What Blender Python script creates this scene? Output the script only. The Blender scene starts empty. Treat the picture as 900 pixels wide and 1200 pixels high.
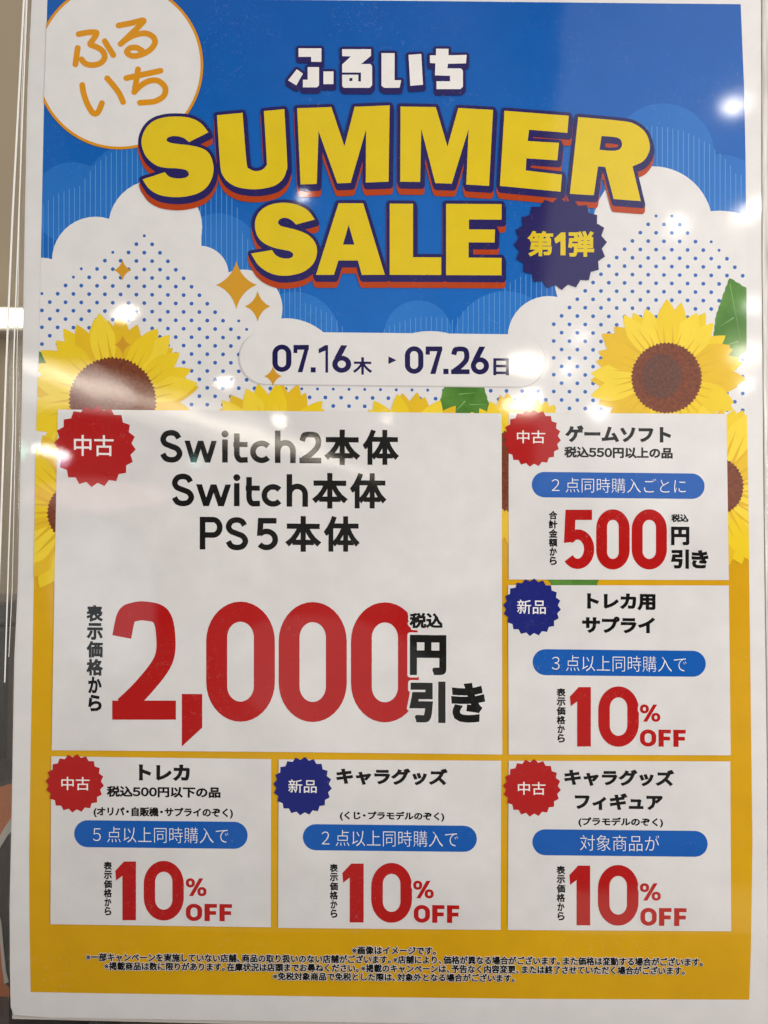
import bpy, math, random
import numpy as np
from mathutils import Vector, Matrix
from mathutils.geometry import delaunay_2d_cdt

random.seed(7)
S = bpy.context.scene
COL = S.collection
MM = 0.001

# ------------------------------------------------------------------ camera
# page frame: millimetres on the printed sheet, x right, y up, z out of the sheet
PHOTO_F = 1100.0
CAM = np.array([-3.5, -22.5, 374.9])
FWD = np.array([8.0e-4, 3.51e-2, -0.99938]); FWD /= np.linalg.norm(FWD)
UP = np.array([-0.0063, 0.9994, 0.0351]); UP -= FWD * UP.dot(FWD); UP /= np.linalg.norm(UP)
RIGHT = np.cross(FWD, UP)
PAGE_Z = 1.21                                  # height of the sheet's centre above the shop floor
def W(p):                                      # page mm -> world metres (sheet stands upright, facing -Y)
    return Vector((p[0] * MM, -p[2] * MM, PAGE_Z + p[1] * MM))
def P(x, y, z=0.0):                            # measured photo position -> page mm at depth z
    d = RIGHT * (x - 450.0) - UP * (y - 600.0) + FWD * PHOTO_F
    t = (z - CAM[2]) / d[2]
    q = CAM + d * t
    return (float(q[0]), float(q[1]))

cd = bpy.data.cameras.new('camera')
cam = bpy.data.objects.new('camera', cd); COL.objects.link(cam)
to_w = lambda v: Vector((v[0], -v[2], v[1]))
M = Matrix((to_w(RIGHT), to_w(UP), to_w(-FWD))).transposed().to_4x4()
M.translation = W(CAM)
cam.matrix_world = M
cd.sensor_fit = 'VERTICAL'; cd.sensor_height = 24.0; cd.lens = PHOTO_F / 1200.0 * 24.0
cd.clip_start = 0.01; cd.clip_end = 100.0
cd.dof.use_dof = True; cd.dof.focus_distance = 0.375; cd.dof.aperture_fstop = 5.6
S.camera = cam

# ------------------------------------------------------------------ shop light around the sheet
wd = bpy.data.worlds.new('World'); S.world = wd; wd.use_nodes = True
nt = wd.node_tree; bg = nt.nodes['Background']
tc = nt.nodes.new('ShaderNodeTexCoord')
def wnode(t, **k):
    n = nt.nodes.new(t)
    for a, b in k.items(): setattr(n, a, b)
    return n
nz = wnode('ShaderNodeTexNoise'); nz.inputs['Scale'].default_value = 6.5; nz.inputs['Detail'].default_value = 5.0; nz.inputs['Roughness'].default_value = 0.55
nt.links.new(tc.outputs['Generated'], nz.inputs['Vector'])
rp = wnode('ShaderNodeMapRange'); rp.inputs[1].default_value = 0.32; rp.inputs[2].default_value = 0.68
rp.inputs[3].default_value = 0.10; rp.inputs[4].default_value = 0.46
nt.links.new(nz.outputs['Fac'], rp.inputs[0])
sx = wnode('ShaderNodeSeparateXYZ'); nt.links.new(tc.outputs['Generated'], sx.inputs[0])
ay = wnode('ShaderNodeMapRange'); ay.interpolation_type = 'SMOOTHSTEP'     # world dimmed straight ahead to weaken the film's veil, brighter all round
ay.inputs[1].default_value = -0.84; ay.inputs[2].default_value = -0.66; ay.inputs[3].default_value = 0.0; ay.inputs[4].default_value = 0.45
nt.links.new(sx.outputs[1], ay.inputs[0])
ml = wnode('ShaderNodeMath', operation='ADD'); nt.links.new(rp.outputs[0], ml.inputs[0]); nt.links.new(ay.outputs[0], ml.inputs[1])
bg.inputs['Color'].default_value = (1.0, 0.945, 0.88, 1)
nt.links.new(ml.outputs[0], bg.inputs['Strength'])
fl = bpy.data.lights.new('right_fill', 'AREA'); fl.shape = 'RECTANGLE'; fl.size = 0.5; fl.size_y = 0.12; fl.energy = 4.8; fl.color = (1.0, 0.93, 0.85)  # unseen fill light added to brighten the sheet's right side
fo = bpy.data.objects.new('right_fill', fl); COL.objects.link(fo); fo.location = (0.72, -0.50, 1.30)
fo.rotation_euler = (Vector((0.1, 0.0, 1.1)) - fo.location).to_track_quat('-Z', 'Y').to_euler()

CEIL = 2.95                                    # shop ceiling height: most lamps hang in it, behind the viewer
LAMP_GAIN = 1.0
def lamp(name, px, py, rx, ry, L, col, roll=0.0, far=None):
    """A ceiling lamp or added glow source placed where the glossy film mirrors it: rx, ry are its half sizes as seen in the film, L its radiance."""
    q = P(px, py); h = np.array([q[0], q[1], 0.0])
    d = h - CAM; d /= np.linalg.norm(d); d[2] = -d[2]
    up = CEIL - PAGE_Z - q[1] * MM
    t = up * 1000.0 / d[1] if d[1] > 0.05 else 7000.0
    t = min(max(t, 1200.0), 9000.0) if far is None else far
    pos = h + d * t
    dist = (np.linalg.norm(h - CAM) + t) * MM
    li = bpy.data.lights.new(name, 'AREA'); li.shape = 'ELLIPSE' if roll is not None else 'RECTANGLE'
    li.size = 2 * rx / PHOTO_F * dist; li.size_y = 2 * ry / PHOTO_F * dist
    li.color = col
    li.energy = L * math.pi * li.size * li.size_y * (math.pi / 4 if li.shape == 'ELLIPSE' else 1.0) * LAMP_GAIN
    o = bpy.data.objects.new(name, li); COL.objects.link(o)
    o.location = W(pos)
    z = (W(pos) - W(h)).normalized()
    x = Vector((1, 0, 0)); x = (x - z * x.dot(z)).normalized(); y = z.cross(x)
    m = Matrix((x, y, z)).transposed().to_4x4()
    m = m @ Matrix.Rotation(roll or 0.0, 4, 'Z')
    m.translation = W(pos); o.matrix_world = m
    return o
WARM, WHITE = (1.0, 0.90, 0.74), (1.0, 0.98, 0.95)
for (x, y, rx, ry, L, c, r) in [
    (147, 367, 11, 5.5, 60, WARM, 0.15), (262, 449, 9, 5, 55, WARM, 0.1), (328, 492, 7.5, 4.5, 40, WARM, 0.05),
    (371, 517, 7, 4, 16, WARM, 0), (451, 491, 4, 4, 22, WARM, 0), (358, 231, 4.5, 3.5, 60, WHITE, 0.1),
    (860, 123, 7.5, 5, 90, WHITE, 0.2), (793, 262, 5, 5, 60, WHITE, 0.4), (680, 394, 5, 4, 32, WHITE, 0.9),
    (672, 432, 6, 5, 32, WHITE, 0.4), (702, 480, 5, 7, 55, WHITE, 0.3), (622, 466, 8, 7, 40, WHITE, 0),
    (608, 478, 21, 5, 60, WARM, 0.0), (616, 425, 22, 9, 40, WARM, 0.0),
    (884, 246, 17, 5, 55, WARM, 0.55), (873, 414, 11, 6, 60, WARM, 0.35), (873, 452, 3, 8, 60, WHITE, -0.5),
    (888, 356, 3, 9, 45, WHITE, -0.5), (58, 528, 24, 5, 34, WHITE, -0.25), (72, 538, 9, 9, 9, (0.85, 0.72, 1.0), 0),
    (228, 541, 5, 5, 10, (0.45, 1.0, 0.8), 0), (19, 527, 5, 10, 12, (0.35, 1.0, 0.75), 0),
    (255, 497, 200, 7, 6, WARM, -0.31), (215, 484, 190, 22, 2.6, WARM, -0.31), (70, 440, 75, 9, 5, WARM, -0.22), (60, 446, 90, 26, 2.8, WHITE, -0.22),  # the wide faint sources are added to spread the streak's glare
    (112, 582, 80, 17, 2.4, (1.0, 0.55, 0.50), 0.0), (520, 640, 90, 60, 0.8, (1.0, 0.86, 0.82), 0.3), (120, 700, 60, 90, 0.9, (0.85, 0.95, 1.0), 0.2), (400, 800, 130, 70, 0.5, WHITE, -0.3), (855, 240, 190, 340, 0.9, WHITE, None) ]:  # broad dim sources added for coloured haze and bright-wall reflections in the film
    lamp('lamp_or_glow', x, y, rx, ry, L, c, r)
lamp('low_glow', 860, 1190, 165, 115, 0.8, WARM, None, far=1800)  # unseen source added for the brighter reflection at lower right

S.view_settings.view_transform = 'Standard'; S.view_settings.look = 'None'
S.view_settings.exposure = 0.0; S.view_settings.gamma = 1.0
S.render.engine = 'CYCLES'
S.cycles.max_bounces = 8; S.cycles.transparent_max_bounces = 8
S.cycles.caustics_reflective = False; S.cycles.caustics_refractive = False

# ------------------------------------------------------------------ object helpers
def tag(o, label=None, cat=None, group=None, kind=None):
    for k, v in (('label', label), ('category', cat), ('group', group), ('kind', kind)):
        if v: o[k] = v
    return o
def empty(name, loc=(0, 0, 0), parent=None):
    o = bpy.data.objects.new(name, None); COL.objects.link(o); o.location = loc
    o.empty_display_size = 0.02
    if parent: o.parent = parent
    return o
def mesh_obj(name, verts, faces, mats, idx=None, parent=None, smooth=False):
    me = bpy.data.meshes.new(name); me.from_pydata(verts, [], faces)
    for m in mats: me.materials.append(m)
    if idx is not None: me.polygons.foreach_set('material_index', idx)
    if smooth: me.polygons.foreach_set('use_smooth', [True] * len(faces))
    me.update()
    o = bpy.data.objects.new(name, me); COL.objects.link(o)
    if parent: o.parent = parent
    return o

# ------------------------------------------------------------------ flat shapes: union / difference of polygons
def area(p):
    return 0.5 * sum(p[i][0] * p[(i + 1) % len(p)][1] - p[(i + 1) % len(p)][0] * p[i][1] for i in range(len(p)))
def rawbool(A, B=None, mode='sub', eps=1e-6):
    vs, fs, na = [], [], 0
    for k, ps in enumerate((A, B or [])):
        for p in ps:
            a = area(p)
            if abs(a) < eps * 10: continue
            if a < 0: p = p[::-1]
            fs.append(list(range(len(vs), len(vs) + len(p)))); vs += [Vector((q[0], q[1])) for q in p]
            if k == 0: na += 1
    if not na: return [], []
    r = delaunay_2d_cdt(vs, [], fs, 0, eps, True)
    out = []
    for f, o in zip(r[2], r[5]):
        ina = any(i < na for i in o); inb = any(i >= na for i in o)
        if ina and (B is None or (inb if mode == 'and' else not inb)): out.append(tuple(f))
    used = sorted({i for t in out for i in t}); re = {i: k for k, i in enumerate(used)}
    return [(r[0][i][0], r[0][i][1]) for i in used], [tuple(re[i] for i in t) for t in out]
def loops_of(v, f):
    nxt = {}
    es = set()
    for t in f:
        for i in range(3): es.add((t[i], t[(i + 1) % 3]))
    for a, b in es:
        if (b, a) not in es: nxt.setdefault(a, []).append(b)
    loops = []
    while nxt:
        a = next(iter(nxt)); lp = [a]; cur = a
        while True:
            if cur not in nxt: break
            b = nxt[cur].pop()
            if not nxt[cur]: del nxt[cur]
            if b == a: break
            lp.append(b); cur = b
        if len(lp) > 2: loops.append([v[i] for i in lp])
    return loops
def simplify(lp, tol):
    out = [q for q in lp]
    k = True
    while k and len(out) > 4:
        k = False; i = 0; res = []; n = len(out); skip = False
        for i in range(n):
            a, b, c = out[i - 1], out[i], out[(i + 1) % n]
            d = math.hypot(c[0] - a[0], c[1] - a[1]) + 1e-12
            h = abs((b[0] - a[0]) * (c[1] - a[1]) - (b[1] - a[1]) * (c[0] - a[0])) / d
            if h < tol and not skip: skip = True; k = True; continue
            skip = False; res.append(b)
        out = res
    return out
def refill(loops, eps=1e-7):
    vs, es = [], []
    for lp in loops:
        n0 = len(vs); vs += [Vector(q) for q in lp]
        es += [(n0 + i, n0 + (i + 1) % len(lp)) for i in range(len(lp))]
    r = delaunay_2d_cdt(vs, es, [], 0, eps, False)
    V = np.array([(q[0], q[1]) for q in r[0]]); F = np.array([f for f in r[2]])
    if len(F) == 0: return [], []
    c = V[F].mean(axis=1)
    ins = np.zeros(len(F), bool)
    for lp in loops:
        L = np.array(lp); N = np.roll(L, -1, 0)
        y = c[:, 1][:, None]; x = c[:, 0][:, None]
        cond = (L[:, 1][None] > y) != (N[:, 1][None] > y)
        with np.errstate(divide='ignore', invalid='ignore'):
            xi = (N[:, 0] - L[:, 0])[None] * (y - L[:, 1][None]) / (N[:, 1] - L[:, 1])[None] + L[:, 0][None]
        ins ^= (np.sum(cond & (x < xi), axis=1) % 2).astype(bool)
    return [tuple(q) for q in V], [tuple(int(i) for i in f) for f in F[ins]]
class Sh:                                       # a flat filled shape: points and triangles
    def __init__(s, v, f): s.v, s.f = v, f
    def polys(s): return [[s.v[i] for i in t] for t in s.f]
    def loops(s): return loops_of(s.v, s.f)
    def map(s, fn): return Sh([fn(*q) for q in s.v], s.f)
def union(polys, tol=0.0, eps=1e-6):
    v, f = rawbool(polys, eps=eps); s = Sh(v, f)
    if tol > 0:
        lps = [simplify(l, tol) for l in s.loops()]
        s = Sh(*refill([l for l in lps if len(l) > 2]))
    return s
def cut(polys, other, mode='sub'): return Sh(*rawbool(polys, other, mode))
def disc(cx, cy, r, n=40, ry=None, a0=0.0):
    ry = r if ry is None else ry
    return [(cx + r * math.cos(a0 + 2 * math.pi * i / n), cy + ry * math.sin(a0 + 2 * math.pi * i / n)) for i in range(n)]
def rect(x0, y0, x1, y1): return [(x0, y0), (x1, y0), (x1, y1), (x0, y1)]
def capsule(p, q, r, n=8):
    a = math.atan2(q[1] - p[1], q[0] - p[0])
    return [(q[0] + r * math.cos(a - math.pi / 2 + math.pi * i / n), q[1] + r * math.sin(a - math.pi / 2 + math.pi * i / n)) for i in range(n + 1)] + \
           [(p[0] + r * math.cos(a + math.pi / 2 + math.pi * i / n), p[1] + r * math.sin(a + math.pi / 2 + math.pi * i / n)) for i in range(n + 1)]
def cover(ps, tol):
    """Union of convex pieces, each triangle of the overlay tested against every piece."""
    ps = [p if area(p) > 0 else p[::-1] for p in ps if abs(area(p)) > 1e-7]
    vs, fs = [], []
    for p in ps: fs.append(list(range(len(vs), len(vs) + len(p)))); vs += [Vector(q) for q in p]
    r = delaunay_2d_cdt(vs, [], fs, 0, 1e-5, False)
    V = np.array([(q[0], q[1]) for q in r[0]]); F = np.array([f for f in r[2]]); C = V[F].mean(axis=1)
    m = max(len(p) for p in ps)
    A = np.array([list(p) + [p[-1]] * (m - len(p)) for p in ps]); B = np.roll(A, -1, axis=1)
    ins = np.zeros(len(F), bool)
    for k in range(0, len(F), 4000):
        c = C[k:k + 4000]; ok = np.ones((len(c), len(ps)), bool)
        for j in range(m):
            ex, ey = B[:, j, 0] - A[:, j, 0], B[:, j, 1] - A[:, j, 1]
            ok &= (ex[None] * (c[:, 1][:, None] - A[:, j, 1][None]) - ey[None] * (c[:, 0][:, None] - A[:, j, 0][None])) >= -1e-12
        ins[k:k + 4000] = ok.any(axis=1)
    v, f = [tuple(q) for q in V], [tuple(int(i) for i in t) for t in F[ins]]
    lps = [simplify(l, tol) for l in loops_of(v, f)] if tol > 0 else loops_of(v, f)
    return Sh(*refill([l for l in lps if len(l) > 2 and abs(area(l)) > 2e-5]))
def mitred(sh, r, tol=0.0):
    """Thicken a shape by r, keeping its corners crisp."""
    ps = sh.polys()
    for lp in sh.loops():
        lp = [q for i, q in enumerate(lp) if math.hypot(q[0] - lp[i - 1][0], q[1] - lp[i - 1][1]) > 1e-5]; n = len(lp)
        for i in range(n):
            a, b, c = lp[i - 1], lp[i], lp[(i + 1) % n]
            l1, l2 = math.hypot(b[0] - a[0], b[1] - a[1]), math.hypot(c[0] - b[0], c[1] - b[1])
            d1, d2 = ((b[0] - a[0]) / l1, (b[1] - a[1]) / l1), ((c[0] - b[0]) / l2, (c[1] - b[1]) / l2)
            n1, n2 = (-d1[1] * r, d1[0] * r), (-d2[1] * r, d2[0] * r)
            ps.append([(a[0] + n1[0], a[1] + n1[1]), (a[0] - n1[0], a[1] - n1[1]), (b[0] - n1[0], b[1] - n1[1]), (b[0] + n1[0], b[1] + n1[1])])
            cr = d1[0] * d2[1] - d1[1] * d2[0]; dt = d1[0] * d2[0] + d1[1] * d2[1]
            if abs(cr) < 1e-4: continue
            sg = -1.0 if cr > 0 else 1.0
            if dt > -0.35:
                k = 1.0 / (1.0 + dt); m = (b[0] + sg * (n1[0] + n2[0]) * k, b[1] + sg * (n1[1] + n2[1]) * k)
                ps.append([b, (b[0] + sg * n1[0], b[1] + sg * n1[1]), m, (b[0] + sg * n2[0], b[1] + sg * n2[1])])
            else: ps.append(disc(b[0], b[1], r, 10))
    return cover(ps, tol)
def dilate(sh, r, tol=0.0, n=4, ext=None):
    ps = sh.polys()
    for lp in sh.loops():
        for i in range(len(lp)): ps.append(capsule(lp[i], lp[(i + 1) % len(lp)], r, n))
    if ext:
        base = union(ps, tol * 0.5 or 0.0)
        ps = base.polys()
        for lp in base.loops():
            for i in range(len(lp)):
                a, b = lp[i], lp[(i + 1) % len(lp)]
                ps.append([a, b, (b[0] + ext[0], b[1] + ext[1]), (a[0] + ext[0], a[1] + ext[1])])
        ps += [[(x + ext[0], y + ext[1]) for x, y in p] for p in base.polys()]
    return union(ps, tol)
def spline(pts, closed=True, n=6, corners=()):
    """Catmull-Rom through pts; points whose index is in corners stay sharp."""
    out = []; N = len(pts)
    for i in range(N if closed else N - 1):
        p1, p2 = pts[i], pts[(i + 1) % N]
        p0 = p1 if (i in corners or (not closed and i == 0)) else pts[i - 1]
        p3 = p2 if ((i + 1) % N in corners or (not closed and i + 2 >= N)) else pts[(i + 2) % N]
        if i in corners and (i + 1) % N in corners: out.append(p1); continue
        for k in range(n):
            t = k / n
            out.append(tuple(0.5 * (2 * p1[a] + (p2[a] - p0[a]) * t + (2 * p0[a] - 5 * p1[a] + 4 * p2[a] - p3[a]) * t * t + (3 * p1[a] - p0[a] - 3 * p2[a] + p3[a]) * t ** 3) for a in (0, 1)))
    if not closed: out.append(tuple(pts[-1]))
    return out
def stroke(pts, w, cap='butt', join=True, taper=None):
    ps = []
    for i in range(len(pts) - 1):
        a, b = pts[i], pts[i + 1]; l = math.hypot(b[0] - a[0], b[1] - a[1])
        if l < 1e-9: continue
        nx, ny = -(b[1] - a[1]) / l * w / 2, (b[0] - a[0]) / l * w / 2
        ps.append([(a[0] + nx, a[1] + ny), (a[0] - nx, a[1] - ny), (b[0] - nx, b[1] - ny), (b[0] + nx, b[1] + ny)])
    for i in range(1, len(pts) - 1) if join else ():
        a, b, c = pts[i - 1], pts[i], pts[i + 1]
        t1, t2 = math.atan2(b[1] - a[1], b[0] - a[0]), math.atan2(c[1] - b[1], c[0] - b[0])
        dt = abs((t2 - t1 + math.pi) % (2 * math.pi) - math.pi)
        if dt > 0.7 or cap == 'round': ps.append(disc(b[0], b[1], w / 2, 20)); continue
        for sg in (1, -1):
            ps.append([b] + [(b[0] - sg * math.sin(q) * w / 2, b[1] + sg * math.cos(q) * w / 2) for q in (t1, t1 + ((t2 - t1 + math.pi) % (2 * math.pi) - math.pi) / 2, t2)])
    if cap == 'round':
        for i in (0, -1): ps.append(disc(pts[i][0], pts[i][1], w / 2, 20))
    return ps
def arc(cx, cy, rx, ry, a0, a1, n=14):
    return [(cx + rx * math.cos(math.radians(a0 + (a1 - a0) * i / n)), cy + ry * math.sin(math.radians(a0 + (a1 - a0) * i / n))) for i in range(n + 1)]

# ------------------------------------------------------------------ writing: Japanese glyphs from the built-in font, thickened or thinned
GC = {}
def glyph(ch, wgt):
    key = (ch, round(wgt, 4))
    if key in GC: return GC[key]
    c = bpy.data.curves.new('glyph', 'FONT'); c.body = ch; c.size = 1.0; c.resolution_u = 3
    if wgt < 0: c.offset = wgt
    o = bpy.data.objects.new('glyph', c)
    me = bpy.data.meshes.new_from_object(o)
    v = [(q.co.x, q.co.y) for q in me.vertices]; f = [tuple(p.vertices) for p in me.polygons]
    s = Sh(v, f)
    if wgt > 0 and f: s = mitred(s, wgt, 0.0025)
    bpy.data.objects.remove(o); bpy.data.curves.remove(c); bpy.data.meshes.remove(me)
    GC[key] = s
    return s
AC = {}
def tw(t):
    c = bpy.data.curves.new('w', 'FONT'); c.body = t; c.size = 1.0; o = bpy.data.objects.new('w', c)
    me = bpy.data.meshes.new_from_object(o); xs = [q.co.x for q in me.vertices]
    bpy.data.objects.remove(o); bpy.data.curves.remove(c); bpy.data.meshes.remove(me)
    return max(xs) - min(xs)
def adv(ch):
    if ch in '０１２３４５６７８９': return 0.64
    if ch in '・、。': return 0.62
    if ch not in AC: AC[ch] = tw('本' + ch + '本') - tw('本本')
    return AC[ch]
def lead(ch): return 0.18 if ch in '０１２３４５６７８９' else 0.19 if ch == '・' else 0.0
SLOPE = 0.0105                                  # the sheet hangs a touch clockwise
def fit(sh, box, slope=SLOPE):
    """Scale a shape (y up) into a measured box (x0,y0,x1,y1; y down), then onto the page."""
    xs = [q[0] for q in sh.v]; ys = [q[1] for q in sh.v]
    ax, bx, ay, by = min(xs), max(xs), min(ys), max(ys)
    x0, y0, x1, y1 = box; xc = (x0 + x1) / 2
    def m(x, y):
        X = x0 + (x - ax) / (bx - ax + 1e-9) * (x1 - x0); Y = y1 - (y - ay) / (by - ay + 1e-9) * (y1 - y0)
        return P(X, Y + (X - xc) * slope)
    return sh.map(m)
def join(shs):
    v, f = [], []
    for s in shs:
        n = len(v); v += s.v; f += [tuple(i + n for i in t) for t in s.f]
    return Sh(v, f)
def line(t, wgt, track=0.0, gap=0.0):
    out, x = [], 0.0
    for ch in t:
        a = adv(ch)
        if ch not in ' 　':
            g = glyph(ch, 0.014 if ch == '※' else wgt); out.append(g.map(lambda px, py, X=x - lead(ch): (px + X, py)))
        x += a + track
    return join(out)
def column(t, wgt, step=1.0):
    return join([glyph(ch, wgt).map(lambda px, py, Y=-i * step: (px, py + Y)) for i, ch in enumerate(t)])
def fitcol(t, wgt, box):
    """Vertical writing: every sign in its own cell of the box."""
    x0, y0, x1, y1 = box; n = len(t); h = (y1 - y0) / n; out = []
    for i, ch in enumerate(t):
        k = 0.12 if ch in 'から' else 0.02
        out.append(fit(glyph(ch, wgt), (x0 + k * (x1 - x0), y0 + i * h + 0.03 * h, x1 - k * (x1 - x0) * 0.6, y0 + (i + 1) * h - 0.03 * h)))
    return join(out)

# ------------------------------------------------------------------ writing: letters and numerals drawn as strokes, unit box, y up
def S_path(x0, y0, x1, y1):
    pts = [(0.95, 0.80), (0.80, 0.945), (0.52, 1.0), (0.20, 0.945), (0.04, 0.765), (0.16, 0.60), (0.50, 0.505), (0.86, 0.405), (1.0, 0.225), (0.83, 0.05), (0.50, 0.0), (0.19, 0.055), (0.02, 0.22)]
    return [(x0 + (x1 - x0) * a, y0 + (y1 - y0) * b) for a, b in spline(pts, False, 5)]
def latin(ch, w, h, t):
    """Polygons of a letter or numeral, box w x h, stroke t."""
    i = t / 2; x0, x1, y0, y1 = i, w - i, i, h - i
    if ch == 'S': return stroke(S_path(x0, y0, x1, y1), t)
    if ch == 'P': return [rect(0, 0, t, h)] + stroke([(0, y1), (w - 0.29 * h, y1)] + arc(w - 0.29 * h, h * 0.68, 0.29 * h - i, h * 0.32 - i, 90, -90) + [(0, h * 0.36 + i)], t)
    if ch == 'w':
        q = [(0.09, h), (0.29, 0), (0.5, h), (0.71, 0), (0.91, h)]; k = 0.08 * w; ps = []
        for a, b in zip(q, q[1:]):
            ps.append([(a[0] * w - k, a[1]), (a[0] * w + k, a[1]), (b[0] * w + k, b[1]), (b[0] * w - k, b[1])])
        return ps
    if ch == 'i': return [rect(0.5 * w - i, 0, 0.5 * w + i, h * 0.72), disc(0.5 * w, h - t * 0.62, t * 0.62, 24)]
    if ch == 't': return [rect(0.20 * w, h * 0.66 - t * 0.9, w * 0.95, h * 0.66 - t * 0.9 + t * 0.9), ] + stroke([(0.38 * w, h * 0.93), (0.38 * w, 0.30 * h)] + arc(0.38 * w + 0.24 * w, 0.30 * h, 0.24 * w, 0.30 * h - i, 180, 275, 8) + [(w * 0.96, i * 1.1)], t)
    if ch == 'c': return stroke(arc(w * 0.53, h / 2, w * 0.53 - i, h / 2 - i, 42, 318, 26), t)
    if ch == 'h': return [rect(0, 0, t, h)] + stroke([(i, 0.38 * h)] + arc(w / 2, 0.38 * h, w / 2 - i, 0.33 * h - i, 180, 0, 18) + [(w - i, 0)], t)
    if ch == '2': return [rect(0, 0, w, t)] + stroke(spline([(x0, h * 0.70), (w * 0.13 + i * .6, h * 0.87), (w * 0.33, y1 - .01 * h), (w * 0.52, y1), (w * 0.76, h * 0.925 - i * .6), (x1 - .01 * w, h * 0.71), (w * 0.80, h * 0.50), (w * 0.5, h * 0.28), (i * 1.25, t * 0.70)], False, 6), t)
    if ch == '5': return [rect(0.10 * w, h - t, w * 0.93, h), [(0.10 * w, h), (0.10 * w + t, h), (0.06 * w + t, h * 0.46), (0.05 * w, h * 0.44)]] + stroke([(0.10 * w + i * .6, h * 0.50)] + arc(w * 0.48, h * 0.335, w * 0.52 - i, h * 0.335 - i, 128, -142, 22), t)
    if ch == '0': return [('ring', w, h, t)]
    raise KeyError(ch)
def ring(cx, cy, rx, ry, t, ty=None, sq=0.0):
    """An O with straight flanks: outer and inner rounded boxes."""
    ty = ty or t
    def rr(a, b, r):
        out = []
        for (sx, sy, a0) in ((1, 1, 0), (-1, 1, 90), (-1, -1, 180), (1, -1, 270)):
            out += arc(cx + sx * (a - r[0]), cy + sy * (b - r[1]), r[0], r[1], a0, a0 + 90, 9)
        return out
    ro = (rx, min(ry, rx * (1.0 + sq)))
    ri = (rx - t, min(ry - ty, (rx - t) * (1.0 + sq)))
    return cut([rr(rx, ry, ro)], [rr(rx - t, ry - ty, ri)])

# ------------------------------------------------------------------ materials: printing ink under a glossy clear film
def lin(c): return c / 12.92 if c <= 0.04045 else ((c + 0.055) / 1.055) ** 2.4
ILL = (0.74, 0.685, 0.625)
def ink(r, g, b): return tuple(max((lin(c / 255.0) - 0.013) / e, 0.004) for c, e in zip((r, g, b), ILL)) + (1,)
def N(nt, t, ins=None, **k):
    n = nt.nodes.new(t)
    for a, b in k.items(): setattr(n, a, b)
    for a, b in (ins or {}).items():
        if hasattr(b, 'is_output'): nt.links.new(b, n.inputs[a])
        else: n.inputs[a].default_value = b
    return n
def film_group():
    g = bpy.data.node_groups.new('film', 'ShaderNodeTree')
    for nm, ty in (('Color', 'NodeSocketColor'),): g.interface.new_socket(nm, in_out='INPUT', socket_type=ty)
    g.interface.new_socket('BSDF', in_out='OUTPUT', socket_type='NodeSocketShader')
    gi = g.nodes.new('NodeGroupInput'); go = g.nodes.new('NodeGroupOutput')
    tc = N(g, 'ShaderNodeTexCoord'); ob = tc.outputs['Object']
    mp = N(g, 'ShaderNodeMapping', {'Vector': ob, 'Scale': (1000, 1000, 0)}).outputs[0]      # millimetres on the sheet
    def noise(sc, det=2.0, vec=mp, rough=0.5, dist=0.0): return N(g, 'ShaderNodeTexNoise', {'Vector': vec, 'Scale': sc, 'Detail': det, 'Roughness': rough, 'Distortion': dist}).outputs['Fac']
    def rng(x, a, b, c, d): return N(g, 'ShaderNodeMapRange', {0: x, 1: a, 2: b, 3: c, 4: d}).outputs[0]
    def m(op, a, b): return N(g, 'ShaderNodeMath', {0: a, 1: b}, operation=op).outputs[0]
    # paper grain and uneven ink
    grain = rng(noise(2.6, 3.0), 0.25, 0.75, 0.94, 1.055)
    mott = rng(noise(0.10, 4.0), 0.3, 0.7, 0.965, 1.03)
    k = m('MULTIPLY', grain, mott)
    c1 = N(g, 'ShaderNodeVectorMath', {0: gi.outputs[0]}, operation='SCALE'); g.links.new(k, c1.inputs['Scale'])
    # dust flecks and short hairs caught under the film
    fleck = rng(noise(1.7, 1.0, rough=0.4), 0.70, 0.745, 0.0, 1.0)
    patch = rng(noise(0.035, 2.0), 0.46, 0.70, 0.05, 1.0)
    hr = N(g, 'ShaderNodeMath', {0: m('SUBTRACT', noise(0.55, 1.0, dist=1.2), 0.5)}, operation='ABSOLUTE').outputs[0]
    hair = m('MULTIPLY', rng(hr, 0.004, 0.012, 1.0, 0.0), rng(noise(0.42, 0.0), 0.58, 0.63, 0.0, 1.0))
    dust = m('MULTIPLY', m('MAXIMUM', fleck, hair), patch)
    mix = N(g, 'ShaderNodeMix', {'Factor': m('MULTIPLY', dust, 0.20), 6: c1.outputs[0], 7: (0.72, 0.70, 0.68, 1)}, data_type='RGBA')
    # the film: wavy at the scale of a hand, finely pebbled
    hgt = m('ADD', m('MULTIPLY', noise(0.018, 2.0), 0.16), m('MULTIPLY', noise(0.9, 2.0), 0.0016))
    bump = N(g, 'ShaderNodeBump', {'Height': hgt, 'Strength': 1.0, 'Distance': 0.001})
    sep = N(g, 'ShaderNodeSeparateXYZ', {0: mp})
    worn = rng(sep.outputs[0], -60.0, 120.0, 0.0, 0.036)                     # the film is more scuffed on the right
    rgh = m('ADD', rng(noise(0.03, 3.0), 0.3, 0.7, 0.02, 0.04), worn)
    b = N(g, 'ShaderNodeBsdfPrincipled', {'Base Color': mix.outputs[2], 'Roughness': 0.75, 'Specular IOR Level': 0.0, 'Coat Weight': 1.0, 'Coat IOR': 1.5, 'Coat Roughness': rgh, 'Coat Normal': bump.outputs[0]})
    g.links.new(b.outputs[0], go.inputs[0])
    return g
FILM = film_group()
MC = {}
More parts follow.
